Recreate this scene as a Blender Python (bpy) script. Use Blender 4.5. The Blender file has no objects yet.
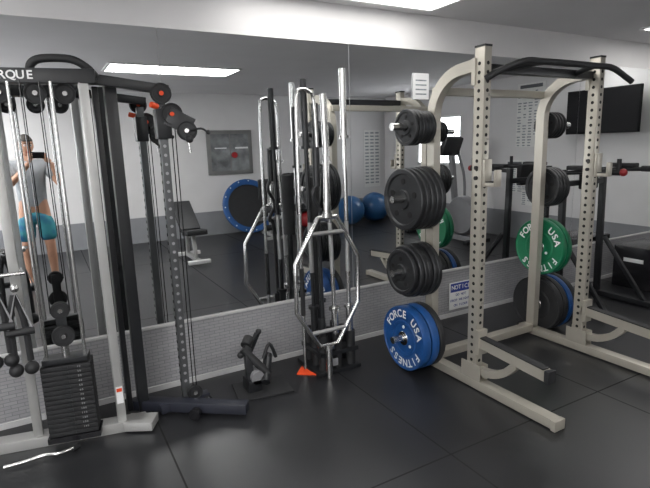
import bpy, bmesh, math, random
from mathutils import Vector, Matrix, Euler
random.seed(4)
V=Vector
scn=bpy.context.scene
scn.view_settings.view_transform='Standard'
scn.view_settings.exposure=0.0

# ------------------------------------------------------------ materials
def mat(name,col,rough=.5,metal=0.,noise=0.,nscale=8.,bump=0.,bscale=60.,emit=None,es=0.,spec=.5,coat=0.):
    m=bpy.data.materials.new(name); m.use_nodes=True
    nt=m.node_tree; b=nt.nodes['Principled BSDF']
    b.inputs['Base Color'].default_value=(*col,1)
    b.inputs['Roughness'].default_value=rough
    b.inputs['Metallic'].default_value=metal
    b.inputs['Specular IOR Level'].default_value=spec
    b.inputs['Coat Weight'].default_value=coat
    if emit:
        b.inputs['Emission Color'].default_value=(*emit,1); b.inputs['Emission Strength'].default_value=es
    tc=nt.nodes.new('ShaderNodeTexCoord')
    if noise>0:
        n=nt.nodes.new('ShaderNodeTexNoise'); n.inputs['Scale'].default_value=nscale; n.inputs['Detail'].default_value=4
        nt.links.new(tc.outputs['Object'],n.inputs['Vector'])
        r=nt.nodes.new('ShaderNodeValToRGB')
        r.color_ramp.elements[0].position=.3; r.color_ramp.elements[1].position=.7
        r.color_ramp.elements[0].color=(*[c*(1-noise) for c in col],1)
        r.color_ramp.elements[1].color=(*[min(1,c*(1+noise)) for c in col],1)
        nt.links.new(n.outputs['Fac'],r.inputs['Fac']); nt.links.new(r.outputs['Color'],b.inputs['Base Color'])
    if bump>0:
        n=nt.nodes.new('ShaderNodeTexNoise'); n.inputs['Scale'].default_value=bscale
        nt.links.new(tc.outputs['Object'],n.inputs['Vector'])
        bp=nt.nodes.new('ShaderNodeBump'); bp.inputs['Strength'].default_value=bump; bp.inputs['Distance'].default_value=.004
        nt.links.new(n.outputs['Fac'],bp.inputs['Height']); nt.links.new(bp.outputs['Normal'],b.inputs['Normal'])
    return m
M={}
M['wall']=mat('wall_paint',(.66,.65,.65),.6,noise=.03,nscale=3,bump=.15,bscale=120)
M['ceil']=mat('ceiling_paint',(.68,.67,.68),.8,noise=.03,nscale=2,bump=.2,bscale=150)
M['base']=mat('base_trim',(.52,.52,.52),.45,noise=.03)
M['white']=mat('white_plastic',(.8,.8,.8),.4,noise=.02)
M['lens']=mat('light_lens',(1,1,1),.4,emit=(1,.985,.96),es=19.)
M['lensa']=mat('light_lens_dimmer',(1,1,1),.4,emit=(1,.985,.96),es=6.5)
M['black']=mat('black_powdercoat',(.012,.013,.015),.38,noise=.15,nscale=20)
M['blackr']=mat('black_rubber',(.014,.0145,.016),.6,noise=.15,nscale=15,bump=.2,bscale=200)
M['blackg']=mat('black_gloss',(.01,.01,.012),.25)
M['navy']=mat('dark_blue_paint',(.018,.020,.030),.4,noise=.1)
M['champ']=mat('champagne_paint',(.42,.395,.34),.34,metal=.4,noise=.05,nscale=6)
M['silver']=mat('silver_paint',(.44,.44,.43),.33,metal=.4,noise=.04)
M['chrome']=mat('chrome_steel',(.62,.62,.61),.24,metal=1.,noise=.04,nscale=30)
M['knurl']=mat('knurled_steel',(.42,.42,.42),.42,metal=1.,bump=.5,bscale=900)
M['pole']=mat('grey_perforated_steel',(.10,.104,.108),.4,metal=.5,noise=.08)
M['iron']=mat('cast_iron',(.017,.018,.020),.45,metal=.2,noise=.15,nscale=30,bump=.2,bscale=180)
M['blue']=mat('blue_rubber',(.007,.062,.22),.5,noise=.08,nscale=20)
M['green']=mat('green_rubber',(.005,.15,.065),.5,noise=.08,nscale=20)
M['bluevinyl']=mat('blue_vinyl',(.012,.075,.24),.4,noise=.1)
M['ball']=mat('blue_ball_vinyl',(.02,.09,.22),.3,noise=.08)
M['red']=mat('red_vinyl',(.35,.02,.025),.4,noise=.08)
M['orange']=mat('orange_rubber',(.75,.07,.012),.5,noise=.05)
M['hole']=mat('hole_dark',(.006,.006,.006),.8)
M['txt']=mat('white_print',(.75,.75,.75),.5)
M['greytxt']=mat('grey_print',(.30,.30,.31),.5)
M['signblue']=mat('sign_blue',(.02,.045,.26),.4)
M['signwhite']=mat('sign_white',(.8,.8,.8),.35)
M['paper']=mat('poster_paper',(.74,.74,.72),.5,noise=.05,nscale=30)
M['ink']=mat('poster_ink',(.10,.11,.12),.6)
M['inkl']=mat('poster_ink_light',(.26,.29,.31),.6,noise=.5,nscale=40)
M['screen']=mat('tv_screen',(.004,.004,.005),.45,spec=.15)
M['skin']=mat('skin',(.48,.26,.17),.5,noise=.08,nscale=10)
M['hair']=mat('hair',(.03,.022,.016),.6,bump=.6,bscale=200)
M['shirt']=mat('grey_shirt',(.33,.35,.37),.8,noise=.1,nscale=10,bump=.2,bscale=60)
M['shoe']=mat('shoe_grey',(.08,.08,.09),.6)
M['eye']=mat('eye_white',(.8,.8,.8),.2)
M['wood']=mat('frame_metal',(.18,.18,.175),.4,noise=.1)
M['pic']=mat('window_pane_dark',(.20,.21,.215),.25,noise=.5,nscale=5)
M['teal']=mat('teal_plastic',(.05,.30,.36),.4,noise=.05)
M['grey']=mat('grey_plastic',(.22,.22,.23),.45,noise=.05)
# board shorts
m=mat('board_shorts',(.02,.25,.45),.7); nt=m.node_tree; b=nt.nodes['Principled BSDF']
w=nt.nodes.new('ShaderNodeTexVoronoi'); w.inputs['Scale'].default_value=10
tc=nt.nodes.new('ShaderNodeTexCoord'); r=nt.nodes.new('ShaderNodeValToRGB')
r.color_ramp.elements[0].color=(.008,.06,.24,1); r.color_ramp.elements[1].color=(.035,.24,.28,1); r.color_ramp.elements[1].position=.6
nt.links.new(tc.outputs['Object'],w.inputs['Vector']); nt.links.new(w.outputs['Distance'],r.inputs['Fac']); nt.links.new(r.outputs['Color'],b.inputs['Base Color'])
M['shorts']=m
M['mirror']=mat('mirror_glass',(.84,.855,.86),.008,metal=1.)
# floor
m=mat('rubber_floor',(.03,.031,.034),.33); nt=m.node_tree; b=nt.nodes['Principled BSDF']
tc=nt.nodes.new('ShaderNodeTexCoord')
n1=nt.nodes.new('ShaderNodeTexNoise'); n1.inputs['Scale'].default_value=260; n1.inputs['Detail'].default_value=1
r1=nt.nodes.new('ShaderNodeValToRGB'); r1.color_ramp.elements[0].position=.66; r1.color_ramp.elements[1].position=.72
r1.color_ramp.elements[0].color=(0,0,0,1); r1.color_ramp.elements[1].color=(1,1,1,1)
n2=nt.nodes.new('ShaderNodeTexNoise'); n2.inputs['Scale'].default_value=1.6; n2.inputs['Detail'].default_value=5
r2=nt.nodes.new('ShaderNodeValToRGB'); r2.color_ramp.elements[0].position=.3; r2.color_ramp.elements[1].position=.75
r2.color_ramp.elements[0].color=(.012,.0125,.014,1); r2.color_ramp.elements[1].color=(.021,.0215,.024,1)
mx=nt.nodes.new('ShaderNodeMixRGB'); mx.inputs['Color2'].default_value=(.045,.048,.052,1)
br=nt.nodes.new('ShaderNodeTexBrick'); br.offset=0; br.inputs['Scale'].default_value=1.0
mp_=nt.nodes.new('ShaderNodeMapping'); mp_.inputs['Location'].default_value=(.80,-.9,0)
br.inputs['Brick Width'].default_value=1.22; br.inputs['Row Height'].default_value=2.44; br.inputs['Mortar Size'].default_value=.005
br.inputs['Color1'].default_value=(1,1,1,1); br.inputs['Color2'].default_value=(.88,.88,.88,1); br.inputs['Mortar'].default_value=(.08,.08,.08,1)
mu=nt.nodes.new('ShaderNodeMixRGB'); mu.blend_type='MULTIPLY'; mu.inputs['Fac'].default_value=1
for x in (n1,n2,mp_): nt.links.new(tc.outputs['Object'],x.inputs['Vector'])
nt.links.new(mp_.outputs[0],br.inputs['Vector'])
nt.links.new(n1.outputs['Fac'],r1.inputs['Fac']); nt.links.new(n2.outputs['Fac'],r2.inputs['Fac'])
nt.links.new(r1.outputs['Color'],mx.inputs['Fac']); nt.links.new(r2.outputs['Color'],mx.inputs['Color1'])
nt.links.new(mx.outputs['Color'],mu.inputs['Color1']); nt.links.new(br.outputs['Color'],mu.inputs['Color2'])
nt.links.new(mu.outputs['Color'],b.inputs['Base Color'])
rr_=nt.nodes.new('ShaderNodeMapRange'); rr_.inputs['To Min'].default_value=.34; rr_.inputs['To Max'].default_value=.8
nt.links.new(br.outputs['Fac'],rr_.inputs['Value']); nt.links.new(rr_.outputs[0],b.inputs['Roughness'])
nb=nt.nodes.new('ShaderNodeTexNoise'); nb.inputs['Scale'].default_value=180
bp=nt.nodes.new('ShaderNodeBump'); bp.inputs['Strength'].default_value=.2; bp.inputs['Distance'].default_value=.003
nt.links.new(tc.outputs['Object'],nb.inputs['Vector']); nt.links.new(nb.outputs['Fac'],bp.inputs['Height']); nt.links.new(bp.outputs['Normal'],b.inputs['Normal'])
M['floor']=m
# wainscot
m=mat('wainscot_panel',(.5,.5,.5),.4); nt=m.node_tree; b=nt.nodes['Principled BSDF']
tc=nt.nodes.new('ShaderNodeTexCoord'); mp=nt.nodes.new('ShaderNodeMapping'); mp.inputs['Rotation'].default_value=(math.radians(90),0,0)
br=nt.nodes.new('ShaderNodeTexBrick'); br.inputs['Scale'].default_value=1
br.inputs['Brick Width'].default_value=.07; br.inputs['Row Height'].default_value=.022; br.inputs['Mortar Size'].default_value=.003; br.inputs['Mortar Smooth'].default_value=.9
br.inputs['Color1'].default_value=(.35,.35,.36,1); br.inputs['Color2'].default_value=(.31,.31,.32,1); br.inputs['Mortar'].default_value=(.20,.20,.215,1)
nt.links.new(tc.outputs['Object'],mp.inputs['Vector']); nt.links.new(mp.outputs[0],br.inputs['Vector']); nt.links.new(br.outputs['Color'],b.inputs['Base Color'])
bp=nt.nodes.new('ShaderNodeBump'); bp.inputs['Strength'].default_value=.4; bp.inputs['Distance'].default_value=.002; bp.invert=True
nt.links.new(br.outputs['Fac'],bp.inputs['Height']); nt.links.new(bp.outputs['Normal'],b.inputs['Normal'])
M['wains']=m
M['wainsb']=mat('grey_lower_wall',(.24,.245,.26),.5,noise=.06,nscale=4)

# ------------------------------------------------------------ geometry builder
_glyph={}
def glyph(ch,bold=True):
    if ch in _glyph: return _glyph[ch]
    c=bpy.data.curves.new('g','FONT'); c.body=ch; c.size=1; c.align_x='CENTER'; c.align_y='CENTER'; c.offset=.022; c.resolution_u=3
    ob=bpy.data.objects.new('g',c); scn.collection.objects.link(ob)
    bpy.context.view_layer.update()
    me=bpy.data.meshes.new_from_object(ob.evaluated_get(bpy.context.evaluated_depsgraph_get()))
    vs=[v.co.copy() for v in me.vertices]; fs=[tuple(p.vertices) for p in me.polygons]
    bpy.data.objects.remove(ob); 
    _glyph[ch]=(vs,fs); return _glyph[ch]

def catmull(pts,n=6,closed=False):
    P=[V(p) for p in pts]; out=[]; N=len(P)
    rng=range(N) if closed else range(N-1)
    for i in rng:
        if closed: a,b,c,d=P[(i-1)%N],P[i],P[(i+1)%N],P[(i+2)%N]
        else: a,b,c,d=P[max(i-1,0)],P[i],P[i+1],P[min(i+2,N-1)]
        for k in range(n):
            t=k/n
            out.append(.5*((2*b)+(c-a)*t+(2*a-5*b+4*c-d)*t*t+(-a+3*b-3*c+d)*t**3))
    if not closed: out.append(P[-1])
    return out

class O:
    def __init__(s,name):
        s.name=name; s.bm=bmesh.new(); s.mats=[]
    def mi(s,k):
        m=M[k]
        if m not in s.mats: s.mats.append(m)
        return s.mats.index(m)
    def faces(s,vs,fs,k,smooth=False):
        i=s.mi(k); bv=[s.bm.verts.new(v) for v in vs]
        for f in fs:
            try:
                fc=s.bm.faces.new([bv[j] for j in f]); fc.material_index=i; fc.smooth=smooth
            except ValueError: pass
    def box(s,c,size,k,rot=None,bev=0):
        c=V(c); h=V(size)/2
        R=Euler(rot).to_matrix() if rot is not None and not isinstance(rot,Matrix) else (rot or Matrix.Identity(3))
        if bev<=0:
            vs=[c+R@V((x*h.x,y*h.y,z*h.z)) for x in(-1,1) for y in(-1,1) for z in(-1,1)]
            fs=[(0,1,3,2),(4,6,7,5),(0,4,5,1),(2,3,7,6),(0,2,6,4),(1,5,7,3)]
            s.faces(vs,fs,k)
        else:
            t=bmesh.new(); bmesh.ops.create_cube(t,size=1)
            for v in t.verts: v.co=V((v.co.x*size[0],v.co.y*size[1],v.co.z*size[2]))
            bmesh.ops.bevel(t,geom=t.edges[:],offset=bev,segments=2,affect='EDGES',profile=.6)
            t.verts.index_update()
            s.faces([c+R@v.co for v in t.verts],[[v.index for v in f.verts] for f in t.faces],k,False); t.free()
    def beam(s,p0,p1,w,h,k,side=None,bev=.004):
        p0=V(p0);p1=V(p1);d=p1-p0;L=d.length;d=d.normalized()
        if side is None: side=V((0,0,1)).cross(d) if abs(d.z)<.9 else V((1,0,0))
        side=V(side); side=(side-d*side.dot(d)).normalized(); o=d.cross(side)
        R=Matrix((side,o,d)).transposed()
        s.box((p0+p1)/2,(w,h,L),k,R,bev)
    def cyl(s,p0,p1,r,k,r2=None,seg=18,cap=True):
        p0=V(p0);p1=V(p1);d=(p1-p0).normalized(); a=d.orthogonal().normalized(); b=d.cross(a); r2=r if r2 is None else r2
        vs=[];
        for p,rr in((p0,r),(p1,r2)):
            for i in range(seg):
                t=2*math.pi*i/seg; vs.append(p+(a*math.cos(t)+b*math.sin(t))*rr)
        s.faces(vs,[(i,(i+1)%seg,seg+(i+1)%seg,seg+i) for i in range(seg)],k,True)
        if cap:
            s.faces(vs[:seg],[tuple(range(seg))[::-1]],k); s.faces(vs[seg:],[tuple(range(seg))],k)
    def pipe(s,pts,r,k,closed=False,seg=12,smooth=0):
        P=catmull(pts,smooth,closed) if smooth else [V(p) for p in pts]
        N=len(P); vs=[]; prev=None
        for i,p in enumerate(P):
            if closed: t=(P[(i+1)%N]-P[i-1]).normalized()
            elif i==0: t=(P[1]-P[0]).normalized()
            elif i==N-1: t=(P[-1]-P[-2]).normalized()
            else: t=((P[i+1]-p).normalized()+(p-P[i-1]).normalized()).normalized()
            if prev is None: prev=t.orthogonal().normalized()
            prev=(prev-t*prev.dot(t)).normalized(); q=t.cross(prev)
            rr=r[i*len(r)//N] if isinstance(r,list) else r
            for j in range(seg):
                a=2*math.pi*j/seg; vs.append(p+(prev*math.cos(a)+q*math.sin(a))*rr)
        fs=[]
        for i in range(N if closed else N-1):
            for j in range(seg):
                n=(i+1)%N; fs.append((i*seg+j,i*seg+(j+1)%seg,n*seg+(j+1)%seg,n*seg+j))
        s.faces(vs,fs,k,True)
        if not closed:
            s.faces(vs[:seg],[tuple(range(seg))[::-1]],k); s.faces(vs[-seg:],[tuple(range(seg))],k)
    def rpipe(s,pts,w,h,k,side):
        P=[V(p) for p in pts]; side=V(side).normalized(); vs=[]; N=len(P)
        for i,p in enumerate(P):
            if i==0: t=(P[1]-P[0])
            elif i==N-1: t=P[-1]-P[-2]
            else: t=(P[i+1]-p).normalized()+(p-P[i-1]).normalized()
            t=t.normalized(); o=t.cross(side).normalized()
            for a,b in((-1,-1),(1,-1),(1,1),(-1,1)): vs.append(p+side*a*w/2+o*b*h/2)
        fs=[(i*4+j,i*4+(j+1)%4,i*4+4+(j+1)%4,i*4+4+j) for i in range(N-1) for j in range(4)]
        fs+=[(3,2,1,0),(N*4-4,N*4-3,N*4-2,N*4-1)]
        s.faces(vs,fs,k)
    def lathe(s,prof,c,axis,k,seg=40):
        c=V(c);d=V(axis).normalized();a=d.orthogonal().normalized();b=d.cross(a);vs=[]
        for r,h in prof:
            for i in range(seg):
                t=2*math.pi*i/seg; vs.append(c+d*h+(a*math.cos(t)+b*math.sin(t))*r)
        n=len(prof)
        s.faces(vs,[(i*seg+j,i*seg+(j+1)%seg,(i+1)*seg+(j+1)%seg,(i+1)*seg+j) for i in range(n-1) for j in range(seg)],k,True)
    def sphere(s,c,r,k,sc=(1,1,1),seg=24,rings=14):
        c=V(c)
        t=bmesh.new(); bmesh.ops.create_uvsphere(t,u_segments=seg,v_segments=rings,radius=r); t.verts.index_update()
        s.faces([c+V((v.co.x*sc[0],v.co.y*sc[1],v.co.z*sc[2])) for v in t.verts],[[v.index for v in f.verts] for f in t.faces],k,True); t.free()
    def text(s,string,c,right,up,size,k,spacing=.62,lift=.0):
        c=V(c);right=V(right).normalized();up=V(up).normalized();n=right.cross(up); L=(len(string)-1)*spacing*size
        for i,ch in enumerate(string):
            if ch==' ':continue
            o=c+right*(i*spacing*size-L/2)+n*lift
            vs,fs=glyph(ch); s.faces([o+right*v.x*size+up*v.y*size for v in vs],fs,k)
    def ring(s,string,c,right,up,rad,size,k,start,step,lift=.0):
        c=V(c);right=V(right);up=V(up);n=right.cross(up)
        for i,ch in enumerate(string):
            if ch==' ':continue
            t=math.radians(start+i*step); ra=up*math.cos(t)+right*math.sin(t); tg=-up*math.sin(t)+right*math.cos(t)
            o=c+ra*rad+n*lift; vs,fs=glyph(ch); s.faces([o+tg*v.x*size+ra*v.y*size for v in vs],fs,k)
    def done(s,parent=None):
        bmesh.ops.recalc_face_normals(s.bm,faces=s.bm.faces[:])
        me=bpy.data.meshes.new(s.name); s.bm.to_mesh(me); s.bm.free()
        for m in s.mats: me.materials.append(m)
        ob=bpy.data.objects.new(s.name,me); scn.collection.objects.link(ob)
        try: me.set_sharp_from_angle(angle=math.radians(40))
        except Exception: pass
        if parent: ob.parent=parent
        return ob
X=V((1,0,0));Y=V((0,1,0));Z=V((0,0,1))

# ------------------------------------------------------------ room
XL,XR,YB,ZC=-2.2,6.6,-5.8,2.54
def simple(name,c,size,k):
    o=O(name); o.box(c,size,k); return o.done()
simple('floor',((XL+XR)/2,YB/2,-.05),(XR-XL+.2,-YB+.2,.1),'floor')
simple('ceiling',((XL+XR)/2,YB/2,ZC+.05),(XR-XL+.2,-YB+.2,.1),'ceil')
simple('wall_mirror_side',((XL+XR)/2,.06,ZC/2),(XR-XL+.2,.1,ZC),'wall')
simple('wall_back',((XL+XR)/2,YB-.05,ZC/2),(XR-XL+.2,.1,ZC),'wall')
def holewall(name,x,y0,y1,z0,z1):
    o=O(name)
    o.box((x,y1/2,ZC/2),(.1,-y1,ZC),'wall'); o.box((x,(YB+y0)/2,ZC/2),(.1,y0-YB,ZC),'wall')
    o.box((x,(y0+y1)/2,z0/2),(.1,y1-y0,z0),'wall'); o.box((x,(y0+y1)/2,(z1+ZC)/2),(.1,y1-y0,ZC-z1),'wall'); o.done()
holewall('wall_right',XR+.05,-4.7,-3.5,1.15,2.05)
holewall('wall_left',XL-.05,-5.2,-2.2,.9,2.2)  # opening made for the added daylight window, out of view
o=O('window_1')
for z in(1.17,1.6,2.03): o.box((XR+.03,-4.1,z),(.05,1.2,.04),'white')
for y in(-4.68,-4.1,-3.52): o.box((XR+.03,y,1.6),(.05,.04,.9),'white')
o.done()
o=O('added_window')  # unseen window, added to bring soft daylight across the room
for z in(.92,2.18): o.box((XL-.03,-3.7,z),(.05,3.0,.04),'white')
for y in(-5.18,-4.2,-3.2,-2.22): o.box((XL-.03,y,1.55),(.05,.04,1.3),'white')
o.done()
o=O('trim_wainscot'); o.box(((XL+XR)/2,.004,.225),(XR-XL,.012,.42),'wains'); o.box(((XL+XR)/2,.0,.437),(XR-XL,.025,.014),'base'); o.done()
simple('baseboard_mirror_side',((XL+XR)/2,-.004,.018),(XR-XL,.02,.036),'base')
simple('trim_back',((XL+XR)/2,YB+.006,.22),(XR-XL,.012,.44),'wainsb')
simple('trim_right',(XR-.006,YB/2,.22),(.012,-YB-.05,.44),'wainsb')
mp=bpy.data.objects.new('wall_mirror',None); scn.collection.objects.link(mp)
xs=[XL+.1,-.65,.70,2.05,3.40,4.75,XR-.05]
for i in range(len(xs)-1):
    o=O('mirror_panel_%d'%(i+1)); o.box(((xs[i]+xs[i+1])/2,.006,1.362),(xs[i+1]-xs[i]-.004,.006,1.83),'mirror'); o.done(mp)
def troffer(x0,x1,y0,y1,k='lens'):
    o=O('ceiling_light_panel'); cx,cy=(x0+x1)/2,(y0+y1)/2
    o.box((cx,cy,ZC-.006),(x1-x0-.04,y1-y0-.04,.010),k)
    for y in(y0,y1): o.box((cx,y,ZC-.008),(x1-x0,.03,.014),'white')
    for x in(x0,x1): o.box((x,cy,ZC-.008),(.03,y1-y0,.014),'white')
    o.done()
troffer(1.18,2.70,-.76,-.14,'lensa'); troffer(.8,2.34,-3.6,-2.98)
troffer(5.0,6.45,-.95,-.40,'lensa'); troffer(-1.9,-.5,-3.6,-2.98); troffer(-1.9,-.5,-1.1,-.5,'lensa'); troffer(-2.0,-.7,-5.3,-4.7)  # extra panels added out of sight of camera and mirror to brighten the room

# ------------------------------------------------------------ plates
def bumper(o,c,R,t,k,txt=None,face=-1):
    h=t/2
    prof=[(.026,h*.9),(.05,h*.9),(.052,h*.7),(.45*R,h*.7),(.47*R,h*.82),(.55*R,h*.82),(.57*R,h*.7),(.60*R,h*.82),(.93*R,h*.82),(.95*R,h),(.985*R,h),(R,h*.8)]
    prof=prof+[(r,-z) for r,z in prof[::-1]]
    o.lathe(prof,c,X,k,48)
    ring=[(.027,h*.95),(.048,h*.95),(.05,h*.88)]
    o.lathe(ring,c,X,'chrome',24); o.lathe([(r,-z) for r,z in ring],c,X,'chrome',24)
    if txt:
        n=X*face; right=Y*(1 if face>0 else -1)
        cc=V(c)+n*(h*.82+.0015)
        o.ring(txt[0],cc,right,Z,.765*R,.33*R,'txt',-64,17)
        o.ring(txt[1],cc,right,Z,.765*R,.33*R,'txt',122,17)
        for q in range(3): o.cyl(cc+(Z*math.cos(q*2.1)+Y*math.sin(q*2.1))*.36*R-n*.004,cc+(Z*math.cos(q*2.1)+Y*math.sin(q*2.1))*.36*R-n*.0,.05*R,'txt',seg=12)
def ironplate(o,c,R,t):
    h=t/2
    prof=[(.026,h),(.20*R+.02,h),(.22*R+.022,h*.4),(.80*R,h*.4),(.84*R,h),(.97*R,h),(R,h*.7)]
    prof=prof+[(r,-z) for r,z in prof[::-1]]
    o.lathe(prof,c,X,'iron',44)
    for k in range(5):
        t2=2*math.pi*k/5; cc=V(c)+X*(-h*.42)+(Z*math.cos(t2)+Y*math.sin(t2))*R*.58
        o.cyl(cc,cc-X*.003,R*.10,'hole',seg=12)

# ------------------------------------------------------------ half rack
rack=O('half_rack')
FY=-1.67
def rackside(x,s):
    rack.beam((x,-.56,.035),(x,FY,.035),.075,.055,'champ',side=X)
    rack.box((x,FY-.01,.032),(.085,.03,.06),'champ',bev=.004)
    rack.box((x,-.55,.035),(.08,.02,.06),'blackr')
    rack.beam((x,-1.07,.04),(x,-1.07,2.08),.055,.078,'champ',side=X)
    rack.box((x,-1.07,2.085),(.057,.08,.012),'blackr')
    for i in range(38):
        z=.14+i*.05
        for fy in(-1,1):
            rack.cyl((x,-1.07+fy*.036,z),(x,-1.07+fy*.0395,z),.011,'hole',seg=12)
        for fx in(-1,1):
            rack.cyl((x+fx*.024,-1.07,z),(x+fx*.0283,-1.07,z),.011,'hole',seg=12)
    for fx in(-1,1): rack.box((x+fx*.032,-1.07,.10),(.006,.16,.14),'champ')
    pts=[(x,-.66,.05),(x,-.66,1.70)]
    for a in range(0,91,10):
        t=math.radians(a); pts.append((x,-.66-.28*(1-math.cos(t)),1.72+.26*math.sin(t)))
    pts.append((x,-1.04,1.99))
    rack.rpipe(pts,.055,.07,'champ',X)
    rack.box((x,-1.03,1.95),(.07,.03,.15),'champ')
    rack.rpipe([(x,-1.09,.32),(x,-1.60,.285)],.055,.06,'champ',X)
    rack.box((x,-1.615,.283),(.062,.03,.075),'blackr',bev=.004)
    rack.box((x,-1.35,.336),(.05,.48,.010),'blackr',rot=(math.radians(3.9),0,0))
    rack.box((x,-1.12,.32),(.075,.03,.16),'champ')
    br=catmull([(x,-1.12,.13),(x,-1.22,.14),(x,-1.32,.19),(x,-1.40,.27)],5)
    rack.rpipe(br,.045,.045,'champ',X)
    rack.box((x,-1.125,1.37),(.06,.02,.16),'champ',bev=.003)
    rack.box((x,-1.165,1.305),(.05,.09,.022),'champ',bev=.003)
    rack.box((x,-1.205,1.345),(.05,.014,.09),'champ',bev=.003)
    rack.box((x,-1.165,1.318),(.045,.07,.008),'blackr')
    for z in(1.40,1.34): rack.cyl((x-.04,-1.07,z),(x+.045,-1.07,z),.012,'blackr',seg=12)
XA,XB=2.28,3.35
rackside(XA,-1); rackside(XB,1)
rack.beam((XA,-.66,.06),(XB,-.66,.06),.07,.055,'champ')
rack.beam((XA,-.66,1.88),(XB,-.66,1.88),.05,.05,'champ')
rack.beam((XA,-1.04,1.97),(XB,-1.04,1.97),.05,.05,'black')
pb=[(XA-.02,-1.11,1.90),(XA+.04,-1.15,1.94),(XA+.14,-1.24,1.985),(XA+.3,-1.25,1.99),(XB-.3,-1.25,1.99),(XB-.12,-1.25,1.985),(XB+.04,-1.24,1.94),(XB+.10,-1.25,1.91)]
rack.pipe(pb,.019,'blackr',smooth=5)
rack.pipe([(XA+.2,-1.05,1.97),(XA+.25,-1.16,1.985),(XA+.3,-1.25,1.99)],.018,'black',smooth=4)
rack.pipe([(XB-.2,-1.05,1.97),(XB-.25,-1.16,1.985),(XB-.3,-1.25,1.99)],.018,'black',smooth=4)
for i,z in enumerate((.36,.61,.86,1.11,1.61,1.86)): rack.text(str(10+i*5),(XA+.012,-1.1103,z-.045),X,Z,.018,'ink')
for z in(1.66,1.20,.71,.24):
    rack.cyl((XA-.02,-.64,z),(XA-.33,-.64,z),.024,'chrome'); rack.cyl((XA-.028,-.64,z),(XA-.04,-.64,z),.042,'champ')
    rack.cyl((XB+.02,-.64,z),(XB+.34,-.64,z),.024,'chrome'); rack.cyl((XB+.028,-.64,z),(XB+.04,-.64,z),.042,'champ')
rack.done()
def plates(name,lst):
    o=O(name)
    for f in lst: f(o)
    o.done()
plates('weight_plates',[lambda o:[ironplate(o,(XA-.06-i*.030,-.64,1.655),.105 if i<3 else .115,.024) for i in range(6)]])
plates('weight_plates',[lambda o:[ironplate(o,(XA-.07-i*.040,-.64,1.195),.210-.002*i,.036) for i in range(5)]])
plates('weight_plates',[lambda o:[ironplate(o,(XA-.07-i*.036,-.64,.71),(.185,.185,.175,.18,.175,.155)[i],.032) for i in range(6)]])
plates('bumper_plates',[lambda o:[bumper(o,(XA-.075,-.64,.236),.225,.045,'blackr'),bumper(o,(XA-.135,-.64,.236),.225,.06,'blue'),bumper(o,(XA-.21,-.64,.236),.225,.065,'blue',('FORCE USA','FITNESS'))]])
plates('weight_plates',[lambda o:[ironplate(o,(XB+.07+i*.034,-.64,1.66),.10,.026) for i in range(4)]])
plates('weight_plates',[lambda o:[ironplate(o,(XB+.07+i*.036,-.64,1.185),.155,.03) for i in range(4)]])
plates('bumper_plates',[lambda o:[bumper(o,(XB+.08,-.64,.71),.225,.05,'green',('FORCE USA','FITNESS')),bumper(o,(XB+.14,-.64,.71),.225,.05,'green')]])
plates('bumper_plates',[lambda o:[bumper(o,(XB+.08,-.64,.236),.225,.05,'blackr'),bumper(o,(XB+.14,-.64,.236),.225,.05,'blackr'),bumper(o,(XB+.205,-.64,.236),.225,.05,'blue'),bumper(o,(XB+.26,-.64,.236),.225,.05,'blackr')]])

# ------------------------------------------------------------ notice sign & sticker on the mirror
o=O('notice_sign'); c=V((3.175,-.03,.20))
o.box(c,(.27,.006,.25),'signwhite',bev=.002)
o.box(c+V((0,-.004,.078)),(.25,.002,.08),'signblue')
o.text('NOTICE',c+V((0,-.006,.078)),X,Z,.055,'txt',.70)
for i,t in enumerate(('DO NOT','DROP WEIGHTS','ON FLOOR')): o.text(t,c+V((0,-.0045,.008-.048*i)),X,Z,.030,'signblue',.70)
o.done()
o=O('mirror_sticker'); o.box((2.72,-.004,2.00),(.16,.003,.20),'signwhite')
for i in range(4): o.box((2.72,-.006,1.94+i*.035),(.11,.001,.010),'inkl')
o.done()

# ------------------------------------------------------------ functional trainer (cable machine)
o=O('cable_machine')
o.beam((-.42,-.24,.03),(.36,-.40,.03),.09,.06,'silver'); 
o.box((.33,-.42,.035),(.16,.12,.05),'silver',rot=(0,0,-.5),bev=.005)
o.beam((-.18,-.29,.05),(-.18,-.29,1.93),.045,.06,'silver',side=X)
o.beam((.235,-.37,.05),(.235,-.37,1.93),.045,.06,'silver',side=X)
o.beam((-.5,-.22,1.93),(.30,-.37,1.93),.09,.07,'black')
o.text('TORQUE',(-.09,-.348,1.93),V((.98,-.19,0)),Z,.055,'txt',.72)
cx,cy=.0,-.375; Rz=(0,0,-.2)
for i in range(15):
    z=.085+i*.0265
    o.box((cx,cy,z),(.24,.11,.024),'blackr',rot=Rz,bev=.003)
    o.box((cx-.011,cy-.056,z),(.022,.003,.014),'black',rot=Rz)
for i in range(14): o.text(str(10*(i+1)),(cx+.05,cy-.068,.085+(14-i)*.0265),V((.98,-.19,0)),Z,.014,'greytxt',.7)
o.box((cx,cy,.055),(.26,.12,.03),'blackg',rot=Rz)
o.cyl((cx-.09,cy+.02,.06),(cx-.09,cy+.02,1.9),.009,'chrome'); o.cyl((cx+.09,cy-.018,.06),(cx+.09,cy-.018,1.9),.009,'chrome')
o.cyl((cx,cy,.45),(cx,cy,.56),.02,'chrome'); o.box((cx,cy,.49),(.22,.09,.03),'black',rot=Rz,bev=.004)
def pulley(c,r,ax=Y,k='blackr',hub='chrome'):
    o.lathe([(.008,.011),(.3*r,.011),(.35*r,.006),(.8*r,.006),(.88*r,.012),(r,.012),(.88*r,0),(r,-.012),(.88*r,-.012),(.8*r,-.006),(.35*r,-.006),(.3*r,-.011),(.008,-.011)],c,ax,k,28)
    o.cyl(V(c)-ax*.02,V(c)+ax*.02,.012,hub,seg=10)
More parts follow.
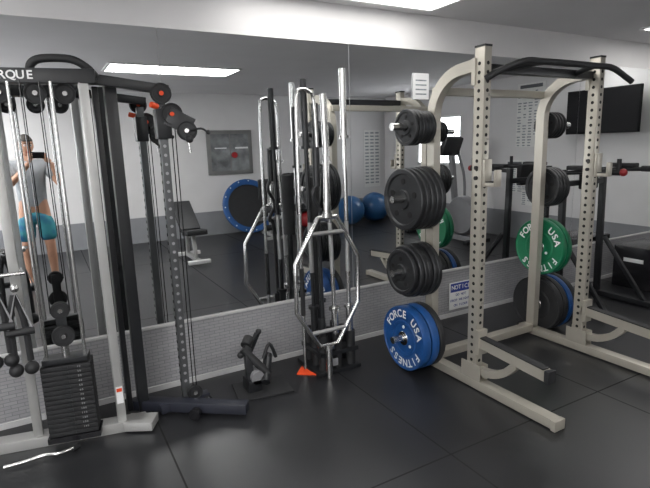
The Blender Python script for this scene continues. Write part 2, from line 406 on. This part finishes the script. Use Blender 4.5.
pulley((cx,cy-.02,.62),.055); pulley((cx+.0,cy-.02,.76),.045)
o.box((cx,cy+.004,.68),(.05,.004,.22),'black',rot=Rz)
for dx in(-.045,.045): o.cyl((cx+dx,cy-.02,.75),(cx+dx*.9,cy-.02,1.9),.003,'blackg',seg=6)
for i,x in enumerate((-.13,.02,.15)): pulley((x,-.33,1.85),.05)
o.pipe([(.01,-.32,1.94),(.02,-.345,1.985),(.07,-.36,2.01),(.19,-.38,2.01),(.26,-.38,1.975),(.30,-.37,1.93)],.02,'blackr',smooth=5)
o.beam((.375,-.23,.0),(.375,-.23,1.95),.06,.08,'black',side=X)
o.beam((.30,-.22,.03),(.30,-.22,1.9),.03,.06,'black',side=X)
o.beam((.25,-.34,1.93),(.66,-.33,1.88),.05,.05,'black')
o.beam((.615,-.32,.04),(.615,-.32,1.84),.045,.05,'pole',side=X)
for i in range(33):
    z=.18+i*.05
    o.cyl((.615,-.344,z),(.615,-.3465,z),.009,'greytxt',seg=10); o.cyl((.591,-.32,z),(.5895,-.32,z),.011,'hole',seg=10)
o.beam((.33,-.20,.05),(.90,-.62,.05),.075,.06,'navy')
o.beam((.45,-.35,.045),(.75,-.33,.045),.06,.05,'navy')
for p in((.62,-.50),(.72,-.40)):
    o.cyl((p[0]-.012,p[1]-.014,.035),(p[0]+.012,p[1]+.014,.035),.034,'blackg'); 
o.box((.615,-.33,1.70),(.075,.085,.16),'black',bev=.006)
pulley((.66,-.37,1.75),.06,Y,'blackr','orange'); pulley((.73,-.40,1.66),.055,V((.3,.95,0)).normalized())
o.box((.70,-.385,1.71),(.14,.012,.10),'black',rot=(0,.5,-.2),bev=.003)
pulley((.615,-.36,1.86),.055,Y,'blackr','orange')
o.pipe([(.73,-.42,1.60),(.735,-.42,1.54)],.006,'chrome'); o.sphere((.735,-.42,1.615),.022,'blackr')
o.pipe([(.74,-.42,1.66),(.80,-.43,1.67),(.83,-.43,1.655)],.006,'black',smooth=4); o.sphere((.84,-.43,1.65),.013,'blackr')
o.cyl((.59,-.36,1.79),(.555,-.375,1.80),.016,'orange',seg=12)
for x in(.655,.675): o.cyl((x,-.35,.12),(x,-.36,1.72),.003,'blackg',seg=6)
pulley((.66,-.36,.10),.045)
o.box((.235,-.4015,.22),(.035,.002,.1),'signwhite'); o.box((.235,-.403,.25),(.028,.002,.02),'orange')
o.done()

o=O('cable_attachments')
ya=-.42
for x,z0 in((-.27,.52),(-.19,.46)):
    for dx in(-.028,.028):
        o.pipe([(x,ya,z0+.42),(x+dx,ya-.01,z0+.3),(x+dx*1.2,ya-.02,z0+.08)],.015,'blackr',smooth=4,seg=8)
        o.sphere((x+dx*1.2,ya-.02,z0+.04),.034,'blackr',seg=14,rings=8)
o.cyl((-.36,ya+.02,.98),(-.13,ya+.02,.98),.01,'chrome',seg=8); o.cyl((-.15,ya+.02,.98),(-.15,-.31,.98),.012,'chrome',seg=8)
for x,zz in((-.26,.74),(-.18,.70)):
    o.pipe([(x-.055,ya-.04,zz),(x,ya-.03,zz+.20),(x+.055,ya-.04,zz)],.006,'greytxt',seg=6); o.cyl((x-.06,ya-.04,zz),(x+.06,ya-.04,zz),.019,'blackr',seg=12)
    o.sphere((x,ya-.03,zz+.22),.02,'chrome',seg=10,rings=6)
o.done()
o=O('cable_bar_handle')
o.pipe([(-.34,-.47,.02),(-.24,-.47,.02),(-.16,-.47,.025),(-.10,-.50,.03),(-.03,-.49,.03),(.0,-.46,.02)],.010,'chrome',smooth=5)
o.pipe([(-.03,-.49,.03),(.0,-.46,.02)],.014,'blackr'); o.done()
# ------------------------------------------------------------ landmine
o=O('landmine_base')
o.box((1.10,-.36,.006),(.36,.26,.012),'blackr',rot=(0,0,-.15),bev=.003)
o.box((1.04,-.34,.05),(.09,.12,.08),'black',bev=.006)
o.beam((1.02,-.36,.05),(1.03,-.30,.30),.045,.045,'black')
o.beam((1.03,-.30,.22),(1.13,-.24,.34),.03,.03,'black')
o.cyl((1.00,-.30,.28),(1.14,-.38,.10),.026,'blackr')
o.cyl((1.10,-.42,.07),(1.19,-.26,.18),.03,'black')
o.cyl((1.06,-.40,.10),(1.06,-.30,.10),.045,'grey'); o.cyl((1.02,-.31,.30),(1.06,-.27,.33),.035,'blackr')
o.pipe([(1.14,-.30,.18),(1.20,-.27,.26),(1.24,-.28,.16)],.012,'black',smooth=4)
o.sphere((.985,-.30,.24),.022,'blackr'); o.sphere((1.14,-.24,.35),.02,'blackr')
o.done()
# ------------------------------------------------------------ vertical bar holder + bars
o=O('barbell_holder')
o.box((1.66,-.26,.012),(.34,.34,.024),'black',bev=.004)
tub=[(x,y) for x in(1.56,1.67,1.78) for y in(-.37,-.26,-.15)]
for x,y in tub: 
    o.lathe([(.028,.02),(.034,.02),(.034,.27),(.028,.27),(.028,.03)],(x,y,0),Z,'blackr',18)
o.box((1.67,-.26,.14),(.30,.30,.03),'black'); o.box((1.61,-.435,.09),(.05,.01,.05),'grey')
o.done()
def olybar(name,x,y,lx,ly,H,sleeve='chrome',shaft='chrome'):
    o=O(name); p=lambda z:V((x+lx*z,y+ly*z,z))
    o.cyl(p(.03),p(.44),.025,sleeve); o.cyl(p(.44),p(.46),.038,sleeve)
    o.cyl(p(.46),p(H-.44),.0145,shaft); o.cyl(p(H-.44),p(H-.42),.034,sleeve); o.cyl(p(H-.42),p(H),.023,sleeve)
    o.cyl(p(H-.001),p(H+.002),.018,'blackr'); o.cyl(p(.7),p(1.05),.0152,'knurl'); o.done()
olybar('barbell',1.78,-.37,-.01,0.,2.04)
olybar('barbell',1.67,-.37,-.03,0.,1.88,'chrome','chrome')
olybar('barbell',1.56,-.26,-.015,0.,1.98,'black','black')
olybar('barbell',1.67,-.15,-.0,0.,1.84,'black','black')
o=O('curl_bar'); 
o.pipe([(1.56,-.37,.05),(1.555,-.37,.9),(1.52,-.37,1.0),(1.57,-.37,1.12),(1.52,-.37,1.24),(1.55,-.37,1.34),(1.55,-.37,1.5)],.014,'black',smooth=6)
o.cyl((1.56,-.37,.03),(1.555,-.37,.4),.024,'black'); o.cyl((1.55,-.37,1.3),(1.55,-.37,1.55),.024,'black'); o.done()
o=O('lat_pulldown_bar')
o.pipe([(1.45,-.30,.72),(1.455,-.30,1.5),(1.46,-.30,1.85),(1.49,-.30,1.91),(1.55,-.30,1.90),(1.59,-.29,1.84),(1.60,-.30,1.5),(1.60,-.31,1.3)],.012,'chrome',smooth=6)
o.cyl((1.45,-.30,.42),(1.45,-.30,.75),.016,'blackr'); o.cyl((1.45,-.30,.03),(1.45,-.30,.45),.012,'chrome'); o.done()
o=O('foam_roller_pole')
o.cyl((1.61,-.20,.9),(1.61,-.20,1.35),.045,'blackr'); o.cyl((1.61,-.20,.28),(1.61,-.20,.9),.02,'black'); o.cyl((1.61,-.20,.03),(1.61,-.20,.3),.02,'black'); o.done()
# hex trap bar
o=O('hex_trap_bar'); yy=-.47; cx=1.565
def tp(x,z): return V((cx+x+.03*(z-.6),yy+.03*z,z))
hexp=[tp(-.07,1.10),tp(-.235,.82),tp(-.235,.50),tp(-.07,.24),tp(.07,.24),tp(.235,.50),tp(.235,.82),tp(.07,1.10)]
o.pipe(hexp,.0155,'chrome',closed=True)
for z in(1.0,.34):
    o.pipe([tp(-.135,z),tp(.135,z)],.0145,'knurl')
o.pipe([tp(-.07,1.10),tp(.07,1.10)],.0155,'chrome')
o.cyl(tp(0,1.10),tp(0,1.50),.022,'chrome'); o.cyl(tp(0,1.10),tp(0,1.125),.036,'chrome')
o.cyl(tp(0,.24),tp(0,.005),.022,'chrome'); o.cyl(tp(0,.24),tp(0,.215),.036,'chrome'); o.done()
o=O('rubber_door_wedge'); a=[(1.38,-.30,0),(1.49,-.38,0),(1.45,-.24,0),(1.38,-.30,.006),(1.49,-.38,.008),(1.45,-.24,.025)]
o.faces([V(p) for p in a],[(0,1,2),(3,5,4),(0,3,4,1),(1,4,5,2),(2,5,3,0)],'orange'); o.done()

# ------------------------------------------------------------ dip station & box on the right
o=O('dip_station')
for x in(4.15,4.75):
    o.beam((x,-.15,.03),(x,-.85,.03),.06,.05,'black'); o.beam((x,-.32,.05),(x,-.30,1.28),.05,.05,'black',side=X)
    o.pipe([(x,-.30,1.25),(x,-.45,1.26),(x,-.82,1.27)],.020,'black'); o.cyl((x,-.66,1.27),(x,-.84,1.27),.027,'blackr')
    o.box((x,-.48,1.30),(.09,.26,.04),'blackr',bev=.012)
    o.cyl((x,-.80,1.27),(x,-.80,1.38),.018,'blackr')
    o.beam((x,-.78,.05),(x,-.36,.6),.035,.035,'black',side=X)
o.beam((4.15,-.30,1.15),(4.75,-.30,1.15),.05,.05,'black'); o.beam((4.15,-.2,.05),(4.75,-.2,.05),.05,.05,'black')
o.box((4.45,-.35,1.20),(.22,.06,.22),'blackr',bev=.015); o.sphere((4.15,-.84,1.27),.032,'red',seg=12,rings=8); o.done()
o=O('plyo_box')
o.box((5.50,-.40,.22),(.56,.42,.44),'blackg',bev=.01)
for i in range(3): o.box((5.50,-.612,.10+i*.10),(.22,.003,.025),'greytxt')
o.box((5.2185,-.40,.30),(.003,.2,.04),'signwhite'); o.text('24',(5.38,-.614,.38),X,Z,.09,'txt'); o.done()

# ------------------------------------------------------------ opposite side of the room (seen in the mirror)
o=O('framed_window'); yb=YB+.02
o.box((3.08,yb,1.50),(.86,.03,.80),'wood',bev=.004); o.box((3.08,yb+.018,1.50),(.72,.006,.66),'pic')
o.box((3.08,yb+.022,1.5),(.02,.006,.66),'wood'); o.cyl((3.15,yb+.02,1.45),(3.15,yb+.05,1.45),.055,'red'); o.box((3.3,yb+.022,1.58),(.25,.006,.03),'white'); o.box((2.9,yb+.022,1.58),(.22,.006,.02),'white'); o.done()
o=O('mini_trampoline'); c=V((3.25,-5.40,.53)); ax=V((0,.93,.30)).normalized(); 
def circ(c,ax,r,n=40):
    a=X; b=ax.cross(a); return [c+(a*math.cos(2*math.pi*i/n)+b*math.sin(2*math.pi*i/n))*r for i in range(n)]
o.pipe(circ(c,ax,.46),.03,'bluevinyl',closed=True); o.lathe([(.40,.02),(.46,.035),(.50,.02),(.50,-.01),(.40,-.01),(.40,.02)],c,ax,'bluevinyl',40)
o.lathe([(.001,.0),(.40,.0)],c,ax,'blackr',40); o.lathe([(.001,-.006),(.40,-.006)],c,ax,'blackr',40)
for p in circ(c,ax,.42,6): o.cyl(p,p-ax*.2 if p.z>.4 else p-ax*.1,.015,'black')
for i in range(30):
    p=circ(c+ax*.037,ax,.465,30)[i]; 
    if i%2: o.sphere(p,.012,'txt',seg=8,rings=6)
o.done()
o=O('adjustable_bench')
o.beam((1.55,-4.15,.05),(1.95,-4.15,.05),.06,.05,'white'); o.beam((1.6,-3.45,.05),(1.9,-3.45,.05),.06,.05,'white')
o.beam((1.75,-4.15,.06),(1.75,-3.45,.06),.06,.05,'silver'); o.beam((1.75,-3.6,.05),(1.75,-3.7,.38),.05,.05,'silver')
o.box((1.75,-3.60,.44),(.28,.34,.07),'blackr',rot=(.1,0,0),bev=.015); o.beam((1.75,-4.05,.06),(1.75,-4.0,.50),.05,.05,'silver')
o.box((1.75,-4.05,.62),(.28,.62,.07),'blackr',rot=(-.6,0,0),bev=.015); o.done()
o=O('ab_machine')
o.beam((3.45,-4.55,.04),(3.45,-5.35,.04),.06,.05,'silver'); o.beam((3.2,-4.6,.03),(3.7,-4.6,.03),.06,.05,'silver')
o.beam((3.45,-4.9,.05),(3.45,-4.95,.8),.05,.05,'silver'); o.box((3.45,-4.75,.50),(.30,.34,.07),'blackr',bev=.02); o.box((3.45,-4.98,.85),(.34,.08,.35),'blackr',bev=.02)
for dx in(-.16,.16): o.cyl((3.45+dx-.07,-4.6,.22),(3.45+dx+.07,-4.6,.22),.05,'blackr')
o.done()
for x,y,r,k in((5.30,-5.2,.29,'ball'),(5.93,-5.25,.30,'ball'),(4.45,-5.45,.16,'red')):
    o=O('exercise_ball' if r>.2 else 'medicine_ball'); o.sphere((x,y,r),r,k,seg=36,rings=22)
    for q in(-.12,-.06,0,.06,.12):
        rr=math.sqrt(r*r-q*q*r*r*4); o.pipe([(x+rr*math.cos(t),y+rr*math.sin(t),r+q*2*r) for t in [2*math.pi*i/36 for i in range(36)]],.003,k,closed=True,seg=6)
    o.done()
o=O('wall_poster'); o.box((6.25,YB+.015,1.27),(.42,.006,1.2),'paper')
for i in range(16): 
    for j in range(3): o.box((6.12+j*.13,YB+.02,.76+i*.07),(.09,.003,.03),'inkl')
o.done()
def rposter(y,z,w,h,nx,ny):
    o=O('wall_poster'); o.box((XR-.006,y,z),(.006,w,h),'paper')
    o.box((XR-.0105,y,z+h/2-.05),(.003,w*.8,.05),'ink')
    for i in range(ny):
        for j in range(nx):
            if random.random()<.85: o.box((XR-.0105,y-w/2+w*(j+.5)/nx,z-h/2+(h-.1)*(i+.5)/ny),(.003,w/nx*random.uniform(.4,.75),h/ny*.38),'inkl')
    o.done()
rposter(-2.05,1.93,.50,.95,5,20); rposter(-2.3,1.0,.34,.5,3,12); rposter(-2.0,.75,.3,.4,3,10)
o=O('wall_tv'); o.box((XR-.16,-.82,1.90),(.05,.98,.57),'screen',bev=.006); o.box((XR-.187,-.82,1.905),(.004,.95,.53),'screen'); o.box((XR-.07,-.82,1.9),(.14,.2,.2),'black')
o.done()
o=O('dumbbell_rack')
for x in(3.95,4.7): 
    o.beam((x,-5.72,.03),(x,-5.30,.03),.05,.05,'black'); o.beam((x,-5.65,.05),(x,-5.55,1.0),.05,.05,'black')
for z,y in((.35,-5.45),(.65,-5.5),(.95,-5.52)):
    o.box((4.32,y,z),(.80,.22,.03),'black',rot=(.2,0,0))
    for i in range(5):
        x=4.0+i*.16; o.cyl((x,y-.12,z+.07),(x,y+.12,z+.09),.015,'chrome',seg=8)
        for s_ in(-1,1): o.cyl((x,y+s_*.06,z+.08),(x,y+s_*.13,z+.08+s_*.005),.052,'blackr',seg=8)
o.done()
def elliptical(x,y):
    o=O('elliptical_trainer')
    o.beam((x,y-.7,.06),(x,y+.7,.06),.10,.08,'grey'); o.box((x,y-.72,.04),(.5,.08,.06),'black',bev=.01); o.box((x,y+.7,.04),(.5,.08,.06),'black',bev=.01)
    o.lathe([(.01,.08),(.28,.08),(.31,.04),(.31,-.04),(.28,-.08),(.01,-.08)],(x,y+.4,.42),X,'grey',30)
    o.beam((x,y+.25,.3),(x,y+.12,1.35),.08,.07,'grey'); o.box((x,y+.10,1.50),(.36,.10,.30),'blackg',rot=(-.4,0,0),bev=.02); o.box((x,y+.05,1.52),(.24,.02,.16),'teal',rot=(-.4,0,0))
    for s_ in(-1,1):
        o.pipe([(x+s_*.22,y+.2,.6),(x+s_*.25,y+.15,1.0),(x+s_*.27,y+.0,1.35),(x+s_*.2,y-.05,1.65)],.022,'grey',smooth=5); o.cyl((x+s_*.26,y+.0,1.38),(x+s_*.2,y-.05,1.66),.026,'blackr')
        o.pipe([(x+s_*.22,y+.2,.62),(x+s_*.2,y+.35,.3+s_*.1),(x+s_*.16,y-.55,.25)],.022,'grey'); o.box((x+s_*.16,y-.25,.32+s_*.05),(.14,.36,.04),'blackr',bev=.01)
    o.done()
elliptical(5.75,-2.95)

# ------------------------------------------------------------ camera constants (also used to place the phone in the man's hands)
C=V((0,-3.24,1.55)); yaw=math.radians(29.1); pit=math.radians(11.0); ro=math.radians(1.75)
fw=V((math.sin(yaw)*math.cos(pit),math.cos(yaw)*math.cos(pit),-math.sin(pit)))
R0=V((math.cos(yaw),-math.sin(yaw),0)); U0=R0.cross(fw)
RR=math.cos(ro)*R0-math.sin(ro)*U0; UU=math.sin(ro)*R0+math.cos(ro)*U0
# ------------------------------------------------------------ man
man=bpy.data.objects.new('man',None); scn.collection.objects.link(man)
def skin(name,nodes,edges,k,sub=2,root=0):
    me=bpy.data.meshes.new(name); me.from_pydata([n[0] for n in nodes],edges,[])
    ob=bpy.data.objects.new(name,me); scn.collection.objects.link(ob); ob.parent=man
    md=ob.modifiers.new('skin','SKIN'); md.use_smooth_shade=True
    for i,n in enumerate(nodes):
        r=n[1] if isinstance(n[1],tuple) else (n[1],n[1])
        me.skin_vertices[0].data[i].radius=r; me.skin_vertices[0].data[i].use_root=(i==root)
    s=ob.modifiers.new('sub','SUBSURF'); s.levels=sub; s.render_levels=sub
    me.materials.append(M[k]); return ob
bx,by=-.12,-3.56
shR=V((bx+.18,by,1.44)); shL=V((bx-.18,by,1.44)); elR=V((.19,-3.42,1.20)); elL=V((-.33,-3.36,1.22))
wrR=V((.115,-3.37,1.475)); wrL=V((-.10,-3.29,1.475))
hipR=V((bx+.09,by,.90)); hipL=V((bx-.09,by,.90)); knR=V((bx+.12,by+.03,.49)); knL=V((bx-.12,by+.03,.49)); anR=V((bx+.13,by-.01,.09)); anL=V((bx-.13,by-.01,.09))
nodes=[(V((bx,by,.96)),(.14,.10)),(V((bx,by,1.12)),(.135,.10)),(V((bx,by,1.30)),(.155,.11)),(V((bx,by,1.42)),(.12,.09)),(V((bx,by+.01,1.50)),.055),(V((bx,by+.02,1.58)),.05),
 (shR,.06),(elR,.042),(wrR,.028),(shL,.06),(elL,.042),(wrL,.028),
 (hipR,.09),(knR,.058),(V((bx+.125,by-.01,.34)),.058),(anR,.036),(hipL,.09),(knL,.058),(V((bx-.125,by-.01,.34)),.058),(anL,.036),
 (anR+V((0,.10,-.055)),(.04,.028)),(anL+V((0,.10,-.055)),(.04,.028))]
edges=[(0,1),(1,2),(2,3),(3,4),(4,5),(3,6),(6,7),(7,8),(3,9),(9,10),(10,11),(0,12),(12,13),(13,14),(14,15),(0,16),(16,17),(17,18),(18,19),(15,20),(19,21)]
skin('body',nodes,edges,'skin')
mid=lambda a,b,t:a+(b-a)*t
skin('t_shirt',[(V((bx,by,.90)),(.17,.125)),(V((bx,by,1.12)),(.16,.12)),(V((bx,by,1.30)),(.178,.13)),(V((bx,by,1.42)),(.14,.11)),(V((bx,by,1.475)),.075),
 (shR,.083),(mid(shR,elR,.65),.068),(shL,.083),(mid(shL,elL,.65),.068)],[(0,1),(1,2),(2,3),(3,4),(3,5),(5,6),(3,7),(7,8)],'shirt')
skin('board_shorts',[(V((bx,by,.96)),(.165,.12)),(V((bx,by,.90)),(.16,.12)),(hipR+V((.01,0,-.06)),.115),(mid(hipR,knR,.9),.10),(hipL+V((-.01,0,-.06)),.115),(mid(hipL,knL,.9),.10)],[(0,1),(1,2),(2,3),(1,4),(4,5)],'shorts')
for s_,an in((1,anR),(-1,anL)):
    skin('shoe',[(an+V((0,-.05,-.045)),(.045,.045)),(an+V((0,.06,-.05)),(.048,.04)),(an+V((0,.17,-.058)),(.045,.03))],[(0,1),(1,2)],'shoe',root=0)
hb=bmesh.new(); bmesh.ops.create_uvsphere(hb,u_segments=32,v_segments=24,radius=1)
for v in hb.verts:
    x,y,z=v.co
    nx,ny,nz=x*.078,y*.098,z*.122
    if z<0: nx*=1-.28*(-z)**1.5; ny*=1-.12*(-z); 
    if z<-.2 and y>0: ny+=.012*(-z)
    if y>.3: ny-=.008*(y-.3)
    if y>.85 and abs(x)<.22 and -.35<z<.12: ny+=.022*(1-abs(x)/.22)*(1-max(0,(z+.15))/.3)
    if y>.6 and .05<z<.25 and .18<abs(x)<.6: ny-=.008
    if y>.8 and -.58<z<-.46 and abs(x)<.3: ny+=.006
    v.co=(nx,ny,nz)
hm=bpy.data.meshes.new('head'); hb.to_mesh(hm); hb.free()
for p in hm.polygons: p.use_smooth=True
hm.materials.append(M['skin']); hd=bpy.data.objects.new('head',hm); scn.collection.objects.link(hd); hd.parent=man
HC=V((bx,by+.03,1.665)); hd.location=HC; hd.rotation_euler=(-.15,0,-.3)
Rm=Euler((-.15,0,-.3)).to_matrix(); hp=lambda x,y,z:HC+Rm@V((x,y,z))
o=O('face_features')
for s_ in(-1,1):
    o.sphere(hp(s_*.031,.082,.014),.012,'eye',seg=12,rings=8); o.sphere(hp(s_*.031,.092,.014),.006,'hair',seg=10,rings=6)
    o.sphere(hp(s_*.078,-.005,-.002),.03,'skin',sc=(.35,.6,1),seg=12,rings=8)
    o.pipe([hp(s_*.015,.094,.036),hp(s_*.03,.094,.040),hp(s_*.048,.082,.035)],.004,'hair',seg=6)
o.pipe([hp(-.024,.084,-.062),hp(0,.092,-.060),hp(.024,.084,-.062)],.0045,'red',seg=6)
o.done(man)
hb=bmesh.new(); bmesh.ops.create_uvsphere(hb,u_segments=28,v_segments=20,radius=1)
bmesh.ops.delete(hb,geom=[v for v in hb.verts if (v.co.z<.42 and v.co.y>.1) or v.co.z<-.45 or (v.co.y>-.1 and v.co.z<.1)],context='VERTS')
for v in hb.verts: v.co=(v.co.x*.085,v.co.y*.106,v.co.z*.132)
hm=bpy.data.meshes.new('hair'); hb.to_mesh(hm); hb.free()
for p in hm.polygons: p.use_smooth=True
hm.materials.append(M['hair']); hh=bpy.data.objects.new('hair',hm); scn.collection.objects.link(hh); hh.parent=man; hh.location=HC; hh.rotation_euler=(-.15,0,-.3)
sm=hh.modifiers.new('s','SOLIDIFY'); sm.thickness=.008
PC=C-fw*.016
o=O('phone'); o.box(PC,(.147,.072,.008),'blackg',rot=Matrix((RR,UU,-fw)).transposed(),bev=.003); o.done(man)
for nm,s_,wr in(('hand_right',1,wrR),('hand_left',-1,wrL)):
    edge=PC+RR*(s_*.078)-UU*.01
    palm=edge-fw*.03-UU*.03+RR*s_*.012
    nd=[(wr,.024),(mid(wr,palm,.6),(.022,.03)),(palm,(.016,.034))]; ed=[(0,1),(1,2)]
    skin(nm+'_palm',nd,ed,'skin',sub=2)
    for i in range(4):
        u=.028-.018*i; L=(.9,1.,.95,.8)[i]
        b0=palm+UU*(u*.6+.008)+RR*s_*.004
        f1=edge+UU*u+RR*s_*.018-fw*.012
        f2=edge+UU*u+RR*s_*.014+fw*.010
        f3=edge+UU*(u-.002)-RR*s_*(.012*L)+fw*.0075
        skin(nm+'_finger_%d'%(i+1),[(b0,.010),(f1,.009),(f2,.0085),(f3,.0075)],[(0,1),(1,2),(2,3)],'skin',sub=1)
    th=[(palm-UU*.005,.012),(palm-RR*s_*.012+fw*.002,.0105),(edge-RR*s_*.03-UU*.012-fw*.014,.009)]
    skin(nm+'_thumb',th,[(0,1),(1,2)],'skin',sub=1)

# ------------------------------------------------------------ world & camera
w=bpy.data.worlds.new('world'); scn.world=w; w.use_nodes=True
bg=w.node_tree.nodes['Background']; bg.inputs[0].default_value=(.97,.98,1,1); bg.inputs[1].default_value=7.5
cam=bpy.data.cameras.new('camera'); co=bpy.data.objects.new('camera',cam); scn.collection.objects.link(co)
Mx=Matrix((RR,UU,-fw)).transposed().to_4x4(); Mx.translation=C; co.matrix_world=Mx
cam.sensor_width=36; cam.lens=36*500/650; cam.clip_start=.01; scn.camera=co
